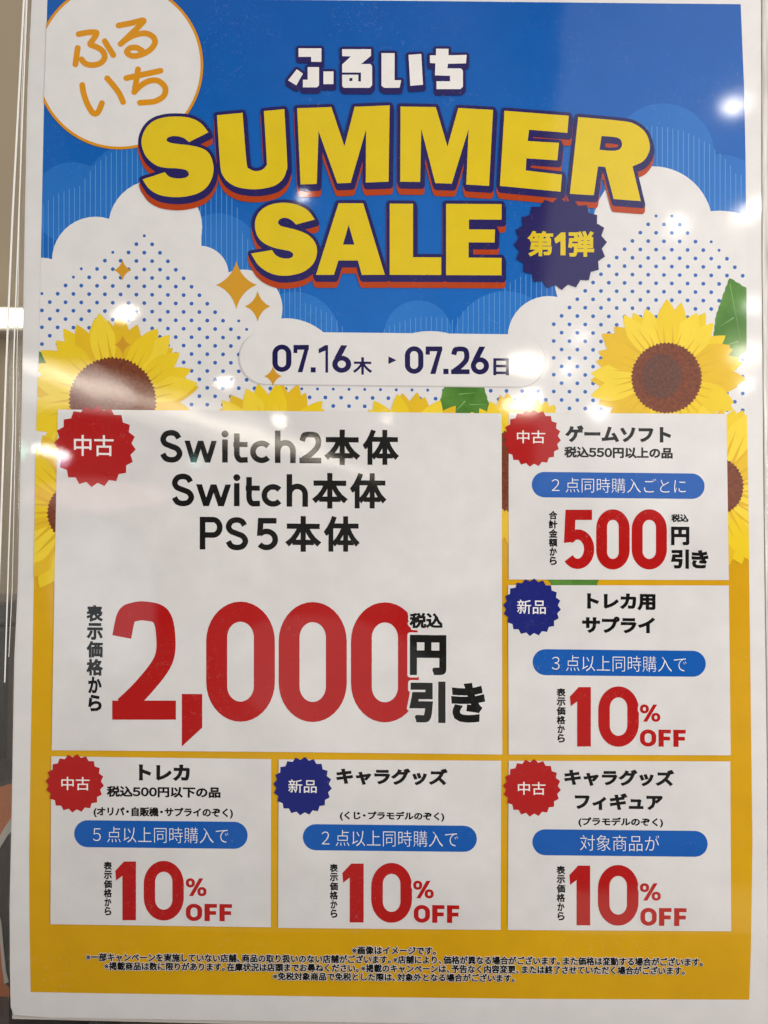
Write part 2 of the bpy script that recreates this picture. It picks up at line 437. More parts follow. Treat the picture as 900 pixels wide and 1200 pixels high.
def print_mat(name, rgb, rgb2=None, mode=None, scale=0.3):
    """A printed colour; rgb2 with mode 'rise' is a tint that changes up the sheet, 'mottle' a second tint in specks."""
    if name in MC: return MC[name]
    m = bpy.data.materials.new(name); m.use_nodes = True; t = m.node_tree; t.nodes.clear()
    out = t.nodes.new('ShaderNodeOutputMaterial'); g = t.nodes.new('ShaderNodeGroup'); g.node_tree = FILM
    g.inputs[0].default_value = ink(*rgb)
    if rgb2:
        ob = N(t, 'ShaderNodeTexCoord').outputs['Object']
        mp = N(t, 'ShaderNodeMapping', {'Vector': ob, 'Scale': (1000, 1000, 0)}).outputs[0]
        if mode == 'rise':
            sp = N(t, 'ShaderNodeSeparateXYZ', {0: mp}); f = N(t, 'ShaderNodeMapRange', {0: sp.outputs[1], 1: scale[0], 2: scale[1], 3: 0.0, 4: 1.0}).outputs[0]
        else:
            nz = N(t, 'ShaderNodeTexNoise', {'Vector': mp, 'Scale': scale, 'Detail': 4.0}).outputs['Fac']
            f = N(t, 'ShaderNodeMapRange', {0: nz, 1: 0.35, 2: 0.65, 3: 0.0, 4: 1.0}).outputs[0]
        mx = N(t, 'ShaderNodeMix', {'Factor': f, 6: ink(*rgb), 7: ink(*rgb2)}, data_type='RGBA')
        t.links.new(mx.outputs[2], g.inputs[0])
    t.links.new(g.outputs[0], out.inputs[0])
    MC[name] = m
    return m
def plain(name, rgb, rough=0.5, metal=0.0, trans=0.0, bump=0.0, bscale=40.0, rgb2=None, spec=0.5, ior=1.45):
    if name in MC: return MC[name]
    m = bpy.data.materials.new(name); m.use_nodes = True; t = m.node_tree; b = t.nodes['Principled BSDF']
    b.inputs['Base Color'].default_value = tuple(rgb) + (1,); b.inputs['Roughness'].default_value = rough
    b.inputs['Metallic'].default_value = metal; b.inputs['Transmission Weight'].default_value = trans
    b.inputs['Specular IOR Level'].default_value = spec; b.inputs['IOR'].default_value = ior
    ob = N(t, 'ShaderNodeTexCoord').outputs['Object']
    nz = N(t, 'ShaderNodeTexNoise', {'Vector': ob, 'Scale': bscale, 'Detail': 5.0}).outputs['Fac']
    if rgb2:
        mx = N(t, 'ShaderNodeMix', {'Factor': nz, 6: tuple(rgb) + (1,), 7: tuple(rgb2) + (1,)}, data_type='RGBA')
        t.links.new(mx.outputs[2], b.inputs['Base Color'])
    if bump > 0:
        bn = N(t, 'ShaderNodeBump', {'Height': nz, 'Strength': bump, 'Distance': 0.002}); t.links.new(bn.outputs[0], b.inputs['Normal'])
    MC[name] = m
    return m

PAPER = print_mat('paper', (196, 189, 183))
PANELW = print_mat('panel_white', (197, 190, 184), (189, 182, 177), 'mottle', 0.022)
BLUE = print_mat('sky_blue', (28, 80, 144), (36, 92, 158), 'rise', (200.0, 60.0))
PALEB = print_mat('pale_blue', (40, 93, 156), (50, 105, 168), 'rise', (180.0, 60.0))
STRIPE = print_mat('stripe_blue', (84, 128, 176))
ORANGE = print_mat('golden_orange', (191, 144, 29), (184, 136, 25), 'mottle', 0.01)
CLOUD = print_mat('cloud_white', (198, 191, 185))
DOT = print_mat('dot_blue', (56, 92, 152))
NAVY = print_mat('navy', (46, 42, 82)); INKY = print_mat('title_yellow', (195, 166, 42)); RUST = print_mat('rust_red', (158, 62, 36))
RED = print_mat('price_red', (156, 34, 30)); BADGER = print_mat('badge_red', (154, 36, 36)); BADGEB = print_mat('badge_blue', (38, 42, 100))
PILL = print_mat('pill_blue', (28, 80, 146)); BLACK = print_mat('text_black', (31, 27, 25)); DATE = print_mat('date_navy', (40, 37, 70))
LETW = print_mat('letter_white', (208, 200, 192)); GOLD = print_mat('sparkle_gold', (184, 132, 46)); LOGO = print_mat('logo_orange', (190, 126, 38))
PET1 = print_mat('petal_yellow', (206, 173, 42)); PET2 = print_mat('petal_deep', (200, 160, 42)); PET3 = print_mat('petal_pale', (211, 180, 54)); CREASE = print_mat('petal_crease', (194, 152, 42))
BROWN = print_mat('seed_brown', (116, 64, 44), (94, 52, 40), 'mottle', 0.7); BROWN2 = print_mat('seed_dark', (98, 64, 54), (82, 54, 48), 'mottle', 0.9)
GREEN = print_mat('leaf_green', (66, 104, 46), (86, 124, 58), 'mottle', 0.08); VEIN = print_mat('leaf_vein', (118, 152, 88))
EDGE = print_mat('banner_rim', (176, 168, 162))

# ------------------------------------------------------------------ printed layers
LAYER = 0.02
ROOT = empty('sale_poster', W((0, 0, 0)))
ROOT.rotation_euler = (math.radians(90), 0, 0)
tag(ROOT, 'glossy printed sale poster with blue sky, sunflowers and six white offer panels', 'poster')
class Print:
    """Collects page shapes (mm) into one mesh; every shape has a colour and a layer."""
    def __init__(s): s.v, s.f, s.i, s.m = [], [], [], []
    def add(s, sh, mat, layer, dz=0.0):
        if mat not in s.m: s.m.append(mat)
        k = s.m.index(mat); n = len(s.v); z = (layer * LAYER + dz * 0.4) * MM
        s.v += [(x * MM, y * MM, z) for x, y in sh.v]
        for a, b, c in sh.f:
            A, B, C = sh.v[a], sh.v[b], sh.v[c]
            o = (B[0] - A[0]) * (C[1] - A[1]) - (B[1] - A[1]) * (C[0] - A[0])
            s.f.append((a + n, b + n, c + n) if o > 0 else (a + n, c + n, b + n)); s.i.append(k)
        return s
    def build(s, name, parent): return mesh_obj(name, s.v, s.f, s.m, s.i, parent)
def part(name, parent, sh, mat, layer): return Print().add(sh, mat, layer).build(name, parent)
def px(polys, tol=0.0): return union(polys, tol, 1e-5).map(P)

SHEET = [(37.5, -25), (37, 0), (32, 104), (29, 250), (26, 437), (20.8, 687), (16.7, 770), (13.5, 958), (11.2, 1060), (11.6, 1140), (12.5, 1180), (16, 1189.5), (60, 1192.7), (400, 1198), (700, 1203), (901, 1205), (899, 900), (895, 600), (892.5, 300), (892, -16)]
PRINT = [(55.6, -4), (54, 60), (51.5, 125), (49, 250), (45.8, 417), (42.7, 500), (38.5, 750), (36, 880), (34.2, 1000), (34.6, 1080), (36, 1162.5), (120, 1164), (400, 1168), (640, 1170.6), (878, 1171.4), (880, 1112), (881.8, 987), (880.5, 880), (877, 600), (875, 483), (874.6, 300), (873.7, 183), (872, 103), (868, 5), (500, 1.2), (300, -0.6)]
# the sheet itself, a thin slab of card
top = [P(*q) for q in SHEET][::-1]
n = len(top)
mesh_obj('paper_sheet', [(x * MM, y * MM, 0) for x, y in top] + [(x * MM, y * MM, -0.0004) for x, y in top],
         [tuple(range(n)) if area(top) > 0 else tuple(range(n))[::-1], tuple(range(n, 2 * n))[::-1]] + [(i, i + n, (i + 1) % n + n, (i + 1) % n) for i in range(n)], [PAPER], parent=ROOT)

SKY = empty('sky_panel', parent=ROOT)
part('sky_ground', SKY, cut([PRINT], [rect(0, 700, 900, 1300)]).map(P), BLUE, 1)
part('golden_panel', ROOT, cut([PRINT], [rect(0, -100, 900, 600)]).map(P), ORANGE, 2)
PALE = [disc(85, 238, 48), disc(160, 228, 62), disc(777, 181, 60), disc(842, 247, 66), disc(490, 392, 40), disc(592, 402, 61), disc(345, 395, 53), disc(255, 300, 50)]
WHITE_C = [disc(112, 305, 51), disc(182, 266, 55), disc(234, 322, 34), disc(285, 362, 46, 56), disc(335, 440, 67, 56), disc(504, 479, 91, 64), disc(643, 395, 48), disc(700, 330, 50), disc(765, 265, 70, 64), disc(843, 330, 83, 64),
           disc(48, 352, 50), rect(30, 345, 240, 620), rect(30, 392, 890, 620), rect(660, 330, 890, 620), rect(240, 345, 300, 400), rect(120, 270, 236, 350)]
def islands(sh):
    up = list(range(len(sh.v)))
    def fd(a):
        while up[a] != a: up[a] = up[up[a]]; a = up[a]
        return a
    for a, b, c in sh.f: up[fd(a)] = fd(b); up[fd(b)] = fd(c)
    by = {}
    for t in sh.f: by.setdefault(fd(t[0]), []).append(t)
    return [Sh(sh.v, f) for f in by.values()]
def prune(sh):
    u = sorted({i for t in sh.f for i in t}); r = {i: k for k, i in enumerate(u)}
    return Sh([sh.v[i] for i in u], [tuple(r[i] for i in t) for t in sh.f])
for c in islands(Sh(*rawbool(union(PALE, 0, 1e-4).polys(), [PRINT], 'and', 1e-4))):
    part('pale_cloud', SKY, prune(c).map(P), PALEB, 2)
grow = [disc(112, 308, 92), disc(182, 262, 98), disc(234, 322, 70), disc(285, 362, 72), disc(335, 440, 88), disc(504, 479, 108), disc(643, 395, 78), disc(765, 262, 114), disc(843, 330, 128), disc(600, 420, 80)]
gs = union(grow, 0, 1e-4)
bars = [rect(x, 100, x + 0.9, 460) for x in np.arange(50.0, 880.0, 6.15)]
st = cut(bars, gs.polys(), 'and'); st = Sh(*rawbool(st.polys(), [PRINT], 'and', 1e-4))
part('stripe_pattern', SKY, st.map(P), STRIPE, 3)
CL = empty('cloud_bank', parent=ROOT)
wc = Sh(*rawbool(union(WHITE_C, 0, 1e-4).polys(), [PRINT], 'and', 1e-4))
part('cloud', CL, wc.map(P), CLOUD, 4)
dots = []
row = 0
for y in np.arange(240.0, 520.0, 9.85):
    for x in np.arange(40.0 + (row % 2) * 9.22, 885.0, 18.45):
        yy = y + (x - 450) * SLOPE
        lo = 274 + max((163 - x) * 0.60, (x - 180) * 1.02, 0); ro = 252 + max((757 - x) * 1.08, (x - 797) * 0.80, 0)
        d = min(yy - min(lo, 452), 1e9) if x < 330 else yy - min(ro, 452)
        if 330 <= x < 640 and yy < 452: continue
        if d < 0: continue
        r = 2.3 if d > 7 else 1.8
        if 48 < x < 872: dots.append(disc(x, yy, r, 12))
    row += 1
part('dot_pattern', CL, Sh(*rawbool(dots, None)).map(P), DOT, 5)

# ------------------------------------------------------------------ sunflowers and leaves
def leaf(pts, veins, layer):
    o = part('leaf', ROOT, Sh(*rawbool([pts], [PRINT], 'and', 1e-4)).map(P), GREEN, layer)
    if veins:
        ps = []
        for a, b in veins: ps += [[(a[0] - .5, a[1] - .5), (b[0], b[1]), (a[0] + .6, a[1] + .6)]]
        part('vein_pattern', o, Sh(*rawbool(union(ps).polys(), [PRINT], 'and', 1e-4)).map(P), VEIN, layer + 1)
    return o
def serr(pts, n=5, a=1.6):
    out = []
    for i in range(len(pts)):
        p, q = pts[i], pts[(i + 1) % len(pts)]; d = math.hypot(q[0] - p[0], q[1] - p[1]); m = max(1, int(d / 7))
        nx, ny = (q[1] - p[1]) / d, -(q[0] - p[0]) / d
        for k in range(m):
            t = k / m; out.append((p[0] + (q[0] - p[0]) * t, p[1] + (q[1] - p[1]) * t))
            t = (k + .65) / m; out.append((p[0] + (q[0] - p[0]) * t + nx * a * .5, p[1] + (q[1] - p[1]) * t + ny * a * .5))
    return out
leaf(serr([(855, 326), (876, 339), (877, 408), (862, 421), (826, 424), (836, 396), (839, 371), (846, 350)]), [((855, 332), (872, 420)), ((858, 360), (875, 372)), ((860, 372), (842, 384)), ((864, 390), (876, 402)), ((865, 400), (840, 408))], 6)
leaf(serr([(521, 453), (566, 451), (571, 468), (577, 486), (552, 492), (512, 490), (517, 466)]), [((530, 455), (566, 490)), ((538, 462), (560, 460)), ((545, 470), (530, 486)), ((550, 474), (572, 474))], 6)
leaf(serr([(43, 410), (58, 421), (50, 428), (43, 438)]), [], 6)
leaf(serr([(640, 676), (702, 676), (698, 690), (650, 690)]), [], 6)

def sunflower(cx, cy, R, r, n=19, rot=0.0, inner=True, layer=7, sq=1.0):
    F = empty('sunflower', parent=ROOT)
    for ringk, (mats, RR, off, lay) in enumerate((((PET2, PET2, PET1), R * 0.97, 0.5, layer), ((PET1, PET2, PET3), R, 0.0, layer + 1))):
        pr = Print()
        for k in range(n):
            a = rot + (k + off) / n * 2 * math.pi + random.uniform(-.06, .06); L = RR * random.uniform(0.93, 1.04)
            wd = 2 * math.pi * R * 0.92 / n * random.uniform(0.86, 1.08); bend = random.uniform(-.08, .08) * R
            prof = [(0.25 * R, .30), (0.42 * R, .62), (0.60 * R, .94), (0.74 * R, .96), (0.87 * R, .60), (0.95 * R, .27)]
            sc = L / R
            left = [(d * sc, wd / 2 * q) for d, q in prof]; tip = [(L, 0)]; right = [(d * sc, -wd / 2 * q) for d, q in reversed(prof)]
            ca, sa = math.cos(a), math.sin(a)
            def tr(u, v): v2 = v + bend * (u / R) ** 2; return (cx + (u * ca - v2 * sa) , cy + (u * sa + v2 * ca) * sq)
            poly = [tr(*q) for q in spline(left + tip + right, True, 3, (0, len(left), 2 * len(left)))]
            if all(x > 885 or x < 30 for x, y in poly): continue
            mat = mats[random.randrange(3)]
            dz = (k % 2) * 0.012 + k * 0.0006
            pr.add(Sh(*rawbool([poly], [PRINT], 'and', 1e-4)).map(P), mat, lay, dz)
            for v in (-0.16, 0.14):
                cp = [tr(0.3 * R, v * wd * 1.1), tr(L * random.uniform(.66, .80), v * wd * 1.3), tr(0.3 * R, v * wd * 1.1 + wd * .16)]
                pr.add(Sh(*rawbool([cp], [PRINT], 'and', 1e-4)).map(P), CREASE, lay, dz + 0.004)
        pr.build('petal_ring', F)
    T = int(r * 1.35); teeth = []
    for k in range(T * 2):
        a = k * math.pi / T; q = r * (1.0 if k % 2 else 0.955) * random.uniform(.992, 1.008)
        teeth.append((cx + q * math.cos(a), cy + q * math.sin(a) * sq))
    d = part('seed_disc', F, Sh(*rawbool([teeth], [PRINT], 'and', 1e-4)).map(P), BROWN, layer + 2)
    if inner:
        part('disc_heart', d, Sh(*rawbool([disc(cx - r * .14, cy - r * .05, r * .55, 44, r * .62)], [PRINT], 'and', 1e-4)).map(P), BROWN2, layer + 2.4)
    return F
sunflower(132, 470, 103, 52, 21, 0.1, False, 7)
sunflower(781, 443, 90, 42, 20, 0.05, True, 7)
sunflower(318, 541, 95, 44, 20, 0.0, False, 10)
sunflower(480, 545, 86, 40, 19, 0.12, False, 10)
sunflower(608, 552, 91, 50, 20, 0.2, False, 10)
sunflower(92, 601, 98, 37, 18, 0.1, False, 10)
sunflower(836, 570, 98, 35.7, 18, 0.0, False, 10)

def sparkle(cx, cy, hw, hh, layer):
    q = []
    for (ax, ay), (bx, by) in (((0, -hh), (hw, 0)), ((hw, 0), (0, hh)), ((0, hh), (-hw, 0)), ((-hw, 0), (0, -hh))):
        for k in range(8):
            t = k / 8.0; mx, my = (ax + bx) * 0.24, (ay + by) * 0.24
            q.append((cx + (1 - t) ** 2 * ax + 2 * t * (1 - t) * mx + t * t * bx, cy + (1 - t) ** 2 * ay + 2 * t * (1 - t) * my + t * t * by))
    part('sparkle', ROOT, px([q]), GOLD, layer)
for a in ((143.7, 316.7, 10.5, 12, 6), (277, 334, 24, 28, 6), (302, 359, 15, 18, 6), (144, 404, 9.5, 11, 13)): sparkle(*a)

# ------------------------------------------------------------------ round shop badge at the top corner
RB = empty('round_badge', parent=ROOT)
lc = [P(*q) for q in disc(140, 77, 98, 90)]
part('badge_face', RB, Sh(*rawbool([disc(140, 77, 98, 90)], [PRINT], 'and', 1e-4)).map(P), CLOUD, 13)
rg = Sh(*rawbool([disc(140, 77, 98.4, 90)], [disc(140, 77, 95.2, 90)], 'sub', 1e-4))
part('badge_rim', RB, Sh(*rawbool(rg.polys(), [PRINT], 'and', 1e-4)).map(P), LOGO, 14)
q6 = lambda pts: [(70 + x / 6.0, 10 + y / 6.0) for x, y in pts]
lg = []
for pts in ([(135, 183), (200, 171), (255, 170), (258, 186), (235, 222), (216, 255), (262, 274), (303, 302), (318, 345), (290, 385), (235, 400), (182, 390), (155, 360)],
            [(415, 122), (500, 106), (588, 86), (568, 118), (510, 175), (430, 252)], [(430, 252), (475, 216), (540, 186), (610, 178), (660, 205), (670, 245), (640, 290), (580, 325), (520, 337), (482, 322), (474, 302), (498, 280), (540, 278), (575, 296), (590, 308)],
            [(160, 540), (170, 600), (195, 670), (225, 725), (250, 742), (275, 725), (298, 668)], [(335, 493), (380, 545), (420, 600), (447, 660)],
            [(525, 590), (570, 545), (630, 512), (690, 510), (735, 545), (745, 585), (725, 625), (670, 655), (610, 662), (565, 665)]):
    lg += stroke(q6(spline(pts, False, 5)), 6.8, 'round')
for a, b in (((128, 280), (112, 395)), ((318, 232), (378, 330)), ((552, 430), (528, 588)), ((470, 492), (710, 440))): lg += stroke(q6([a, b]), 6.8, 'round')
part('badge_lettering', RB, px(lg), LOGO, 15)

# ------------------------------------------------------------------ the title
def zz(pts, s, ox, oy): return [(ox + x / s, oy + y / s) for x, y in pts]
SUM = empty('headline', parent=ROOT)
S1 = zz(spline([(425, 160), (385, 112), (332, 85), (270, 77), (200, 80), (140, 98), (98, 135), (74, 190), (76, 240), (100, 292), (148, 333), (200, 347), (258, 350), (305, 358), (322, 378), (312, 395), (280, 403), (242, 401), (215, 391), (195, 370), (78, 408), (112, 457), (160, 487), (220, 500), (290, 500), (360, 485), (410, 455), (440, 410), (452, 360), (446, 310), (424, 266), (385, 242), (330, 229), (270, 222), (225, 215), (205, 203), (212, 188), (236, 180), (270, 182), (300, 193), (322, 212)], True, 4, (0, 19, 20, 40)), 4.5, 150, 120)
U1 = zz(spline([(470, 70), (605, 57), (626, 318), (642, 352), (672, 364), (706, 358), (730, 335), (732, 305), (717, 48), (825, 38), (840, 315), (836, 362), (818, 405), (780, 438), (722, 455), (660, 460), (590, 452), (535, 427), (502, 388), (487, 330)], True, 4, (0, 1, 8, 9)), 4.5, 150, 120)
M1 = zz([(145, 382), (265, 378), (311, 516), (347, 377), (470, 372), (466, 640), (386, 643), (387, 457), (333, 644), (286, 646), (220, 462), (214, 648), (157, 650)], 3, 300, 0)
M2 = zz([(508, 376), (632, 378), (673, 517), (711, 381), (833, 388), (819, 655), (739, 650), (747, 455), (688, 647), (630, 645), (581, 455), (577, 641), (507, 640)], 3, 300, 0)
E1 = zz([(127, 42), (435, 66), (428, 148), (245, 133), (238, 187), (388, 196), (380, 280), (232, 270), (229, 328), (402, 348), (396, 430), (105, 402)], 4.0909, 560, 120)
R1 = zz(spline([(480, 72), (690, 91), (755, 108), (803, 148), (823, 205), (815, 250), (787, 287), (740, 308), (780, 475), (650, 465), (610, 312), (575, 308), (555, 447), (440, 440)], True, 4, (0, 7, 8, 9, 10, 11, 12, 13)), 4.0909, 560, 120)
R1h = zz(spline([(592, 163), (652, 168), (680, 178), (690, 200), (680, 225), (648, 234), (582, 229)], True, 4, (0, 6)), 4.0909, 560, 120)
S2 = zz(spline([(445, 163), (405, 110), (350, 80), (280, 65), (200, 72), (140, 100), (102, 150), (95, 210), (112, 265), (150, 303), (205, 328), (260, 340), (300, 349), (318, 366), (310, 385), (278, 392), (240, 385), (213, 368), (195, 342), (72, 362), (112, 427), (165, 468), (230, 490), (300, 490), (370, 473), (425, 435), (453, 385), (457, 330), (438, 285), (400, 250), (350, 228), (290, 212), (245, 200), (230, 181), (240, 162), (270, 153), (305, 165), (335, 193)], True, 4, (0, 18, 19, 37)), 5, 280, 225)
A2 = zz([(584, 68), (728, 68), (855, 487), (720, 487), (697, 403), (583, 403), (557, 487), (452, 487)], 5, 280, 225); A2h = zz([(643, 195), (677, 310), (610, 310)], 5, 280, 225)
L2 = [(456.7, 239), (484, 239.2), (484, 301.7), (517, 301.9), (517, 322.6), (456.7, 322.4)]
E2 = [(522.7, 239.2), (587.6, 239.6), (587.6, 257.8), (549.4, 257.6), (549.4, 269.2), (580, 269.4), (579.4, 284.6), (549, 284.4), (549, 302.2), (587.6, 302.6), (587.6, 323), (522.7, 322.7)]
letters = [Sh(*rawbool([p], [h] if h else None, 'sub', 1e-5)) for p, h in ((S1, None), (U1, None), (M1, None), (M2, None), (E1, None), (R1, R1h), (S2, None), (A2, A2h), (L2, None), (E2, None))]
for s in letters: part('headline_letter', SUM, s.map(P), INKY, 20)
navy = [dilate(s, 3.8, 0.05, 5, (1.5, 4.4)) for s in letters]
nv = union([p for s in navy for p in s.polys()], 0, 1e-4)
part('letter_outline', SUM, nv.map(P), NAVY, 19)
red = union([p for s in navy for p in s.map(lambda x, y: (x - 0.3, y + 7.0)).polys()] + [p for s in navy for p in s.map(lambda x, y: (x - 0.2, y + 3.5)).polys()], 0, 1e-4)
part('letter_drop', SUM, red.map(P), RUST, 17)

KT = empty('shop_title', parent=ROOT)
z4 = lambda pts: zz(pts, 3.913, 330, 48)
kana = [(z4([(78, 36), (183, 36), (183, 98), (136, 98), (136, 75), (78, 75)]), None), (z4([(120, 122), (172, 122), (172, 205), (163, 215), (98, 215), (98, 180), (120, 180)]), None), (z4([(70, 132), (98, 152), (68, 206), (30, 183)]), None), (z4([(192, 142), (238, 142), (238, 200), (192, 200)]), None),
        (z4([(278, 40), (410, 40), (410, 70), (365, 108), (408, 108), (415, 118), (415, 205), (405, 217), (285, 217), (278, 208), (278, 110), (318, 73), (278, 72)]), z4([(276, 147), (364, 147), (364, 188), (352, 188), (352, 157), (276, 157)])),
        (z4([(458, 58), (518, 58), (518, 182), (548, 182), (541, 217), (470, 217), (458, 207)]), None), (z4([(582, 66), (640, 62), (648, 203), (590, 208)]), None),
        (z4([(708, 38), (765, 38), (765, 68), (848, 66), (845, 105), (762, 107), (760, 128), (822, 128), (831, 138), (831, 212), (820, 223), (710, 223), (710, 187), (772, 187), (772, 162), (703, 160), (705, 105), (680, 103), (680, 68), (708, 68)]), None)]
ks = [Sh(*rawbool([p], [h] if h else None, 'sub', 1e-5)) for p, h in kana]
hole = z4([(311, 172), (325, 172), (325, 186), (311, 186)])
ks[4] = Sh(*rawbool(ks[4].polys(), [hole], 'sub', 1e-5))
part('title_lettering', KT, join(ks).map(P), LETW, 20)
kn = union([p for s in ks for p in dilate(s, 3.0, 0.05, 5, (0.4, 4.4)).polys()], 0, 1e-4)
part('title_outline', KT, kn.map(P), NAVY, 19)

# ------------------------------------------------------------------ toothed badges
def toothed(cx, cy, R, n=20, a0=0.08, k=0.895):
    return [(cx + R * (1 if i % 2 == 0 else k) * math.sin(a0 + i * math.pi / n), cy - R * (1 if i % 2 == 0 else k) * math.cos(a0 + i * math.pi / n)) for i in range(2 * n)]
SB = empty('starburst', parent=ROOT)
part('burst_face', SB, px([toothed(656.5, 285.7, 54.5, 20, -0.03)]), NAVY, 21)
one = Sh(*rawbool([[(0.55, 0), (1.0, 0), (1.0, 1.0), (0.62, 1.0), (0.0, 0.72), (0.12, 0.50), (0.55, 0.62)]]))
part('burst_lettering', SB, join([fit(glyph('第', .034), (617.8, 271, 648, 301)), fit(one, (649.3, 272.6, 662.5, 299.5)), fit(glyph('弾', .034), (665.5, 271, 696, 301.3))]), INKY, 22)

# ------------------------------------------------------------------ date banner
DB = empty('date_banner', parent=ROOT)
def pill(x0, y0, x1, y1, slope=SLOPE, n=14):
    r = (y1 - y0) / 2; xc = (x0 + x1) / 2; cy = (y0 + y1) / 2
    return [(x, y + (x - xc) * slope) for x, y in arc(x1 - r, cy, r, r, -90, 90, n) + arc(x0 + r, cy, r, r, 90, 270, n)]
part('banner_rim', DB, px([pill(279.8, 390.6, 639.6, 453)]), EDGE, 13)
part('banner_face', DB, px([pill(281, 390.4, 638.8, 451.6)]), CLOUD, 14)
def rot180(ps): return [[(1 - x, 1 - y) for x, y in p] for p in ps]
def dincode(ch, w, h, t):
    i = t / 2
    if ch == '0': return ring(w / 2, h / 2, w / 2, h / 2, t, t, 0.10)
    if ch == '7': return union([rect(0, h - t, w, h), rect(0, h - t * 1.7, t * .9, h), [(w - t * 1.06, h - t), (w, h - t * .6), (w * 0.46 + t * .45, 0), (w * 0.46 - t * .66, 0)]])
    if ch == '1': return union([rect(w - t, 0, w, h), [(w - t, h), (w - .01, h), (w - t, h * .80), (0, h * .70), (0, h * .88 - t * .1), (w - t * 1.0, h)]])
    if ch == '2': return union(latin('2', w, h, t))
    if ch == '6': return Sh(*rawbool(ring(w / 2, w * .50, w / 2, w * .50, t, t).polys() + [[(w * .62 - t * .55, h), (w * .62 + t * .62, h), (w * .36 + t * .2, w * .82), (t * .45, w * .86), (t * .18, w * .74)]], None))
    if ch == '.': return Sh(*rawbool([rect(0, 0, t, t)]))
def dates(spec): return join([fit(s, b, 0.0) for s, b in spec])
def dn(seq, t=0.175): return [(dincode(c, 0.62, 1.0, t), b) for c, b in seq]
d1 = dn([('0', (319.2, 404, 341.6, 436)), ('7', (344, 404.4, 362, 436.4)), ('1', (373.5, 404.6, 384.5, 436.8)), ('6', (389.4, 404.8, 411.6, 437))]) + [(dincode('.', .6, 1, .18), (364.2, 430.6, 370, 436.6))]
d2 = dn([('0', (474.4, 406, 496.2, 438.2)), ('7', (498.8, 406.2, 518.2, 438.4)), ('2', (528.6, 406.2, 550.2, 438.6)), ('6', (551.6, 406.4, 573, 439))]) + [(dincode('.', .6, 1, .18), (519.4, 432.4, 525.6, 438.6))]
tri = Sh([(0, 0), (0, 1), (1, .5)], [(0, 2, 1)])
part('date_lettering', DB, join([dates(d1), dates(d2), fit(glyph('木', .028), (413.6, 418.8, 436.2, 439.2)), fit(glyph('日', .03), (578, 420, 596.4, 440)), fit(tri, (455.2, 417.8, 464.6, 426.8), 0)]), DATE, 15)
sparkle(320, 441, 10.5, 11.5, 16)

# ------------------------------------------------------------------ offer panels
BASE = 16
def panel(corners):
    e = empty('offer_panel', parent=ROOT)
    part('panel_face', e, px([corners]), PANELW, BASE)
    return e
def badge(e, cx, cy, R, t, box, mat, w=0.008):
    part('toothed_badge', e, px([toothed(cx, cy, R)]), mat, BASE + 2)
    part('badge_lettering', e, fit(line(t, w), box), LETW, BASE + 3)
def text(e, name, t, box, w, mat=None, layer=BASE + 2, track=0.0):
    part(name, e, fit(line(t, w, track), box), mat or BLACK, layer)
def banner(e, box, t, tbox):
    part('blue_banner', e, px([pill(*box)]), PILL, BASE + 2)
    part('banner_lettering', e, fit(line(t, -0.012), tbox), LETW, BASE + 3)
def side(e, t, box, w=0.04): part('side_lettering', e, fitcol(t, w, box), BLACK, BASE + 2)
def zero(x0, y0, x1, y1, t, ty): return ring((x0 + x1) / 2, (y0 + y1) / 2, (x1 - x0) / 2, (y1 - y0) / 2, t, ty, 0.16)
def place(sh): return sh.map(P)
def percent_off(e, y0, y1, xa, xb, xc, xd, pbox, obox):
    """'10 % OFF': the numeral one from xa to xb, the nought from xc to xd."""
    pr = Print()
    w = xb - xa; h = y1 - y0
    k = [(xa + w * .345, y1), (xb, y1), (xb, y0 + .4), (xa + w * .42, y0 + .4), (xa, y0 + h * .165), (xa + w * .04, y0 + h * .33), (xa + w * .345, y0 + h * .245)]
    pr.add(px([k]), RED, BASE + 2)
    pr.add(place(zero(xc, y0 - .4, xd, y1 + .4, (xd - xc) * .285, h * .185)), RED, BASE + 2)
    pc = join([ring(.22, .74, .22, .26, .15), ring(.78, .26, .22, .26, .15), Sh(*rawbool([[(.15, 0), (.35, 0), (.85, 1), (.65, 1)]]))])
    O = ring(.40, .5, .40, .5, .235, .225)
    Ff = Sh(*rawbool([[(0, 0), (.26, 0), (.26, .37), (.57, .37), (.57, .59), (.26, .59), (.26, .78), (.61, .78), (.61, 1), (0, 1)]]))
    of = join([O, Ff.map(lambda x, y: (x + .91, y)), Ff.map(lambda x, y: (x + 1.64, y))])
    a, b = fit(pc, pbox), fit(of, obox)
    for s in (a, b): pr.add(dilate(union([p for p in s.polys()], 0, 1e-6), 0.85, 0.02, 4), PANELW, BASE + 4, 0.005 if s is b else 0.0)
    pr.add(a, RED, BASE + 5, 0.004); pr.add(b, RED, BASE + 5)
    pr.build('price_lettering', e)
# 1: the large offer
e = panel([(68, 480), (330, 481.8), (587.7, 484.7), (588.6, 884), (330, 881), (60.8, 879), (64.4, 670)])
badge(e, 111.5, 523, 48, '中古', (87, 510, 133.5, 534.5), BADGER, 0.010)
def latin_line(spec, cap, base, s, ox, oy):
    out = []
    for ch, x0, x1, h, dy in spec:
        w = (x1 - x0) / s; t = 6.5
        sh = union(latin(ch, w, h, t), 0, 1e-5)
        X0 = ox + x0 / s; Y1 = oy + base / s + dy
        xc = 330.0
        out.append(sh.map(lambda x, y: P(X0 + x, Y1 - y + (X0 + x - xc) * SLOPE * 0.8)))
    return out
def kan(y, ox, xa, xb): return [fit(glyph('本', .035), (180 + xa[0] / 3, y[0], 180 + xa[1] / 3, y[1])), fit(glyph('体', .033), (180 + xb[0] / 3, y[0], 180 + xb[1] / 3, y[1]))]
H, X = 38.2, 26.5
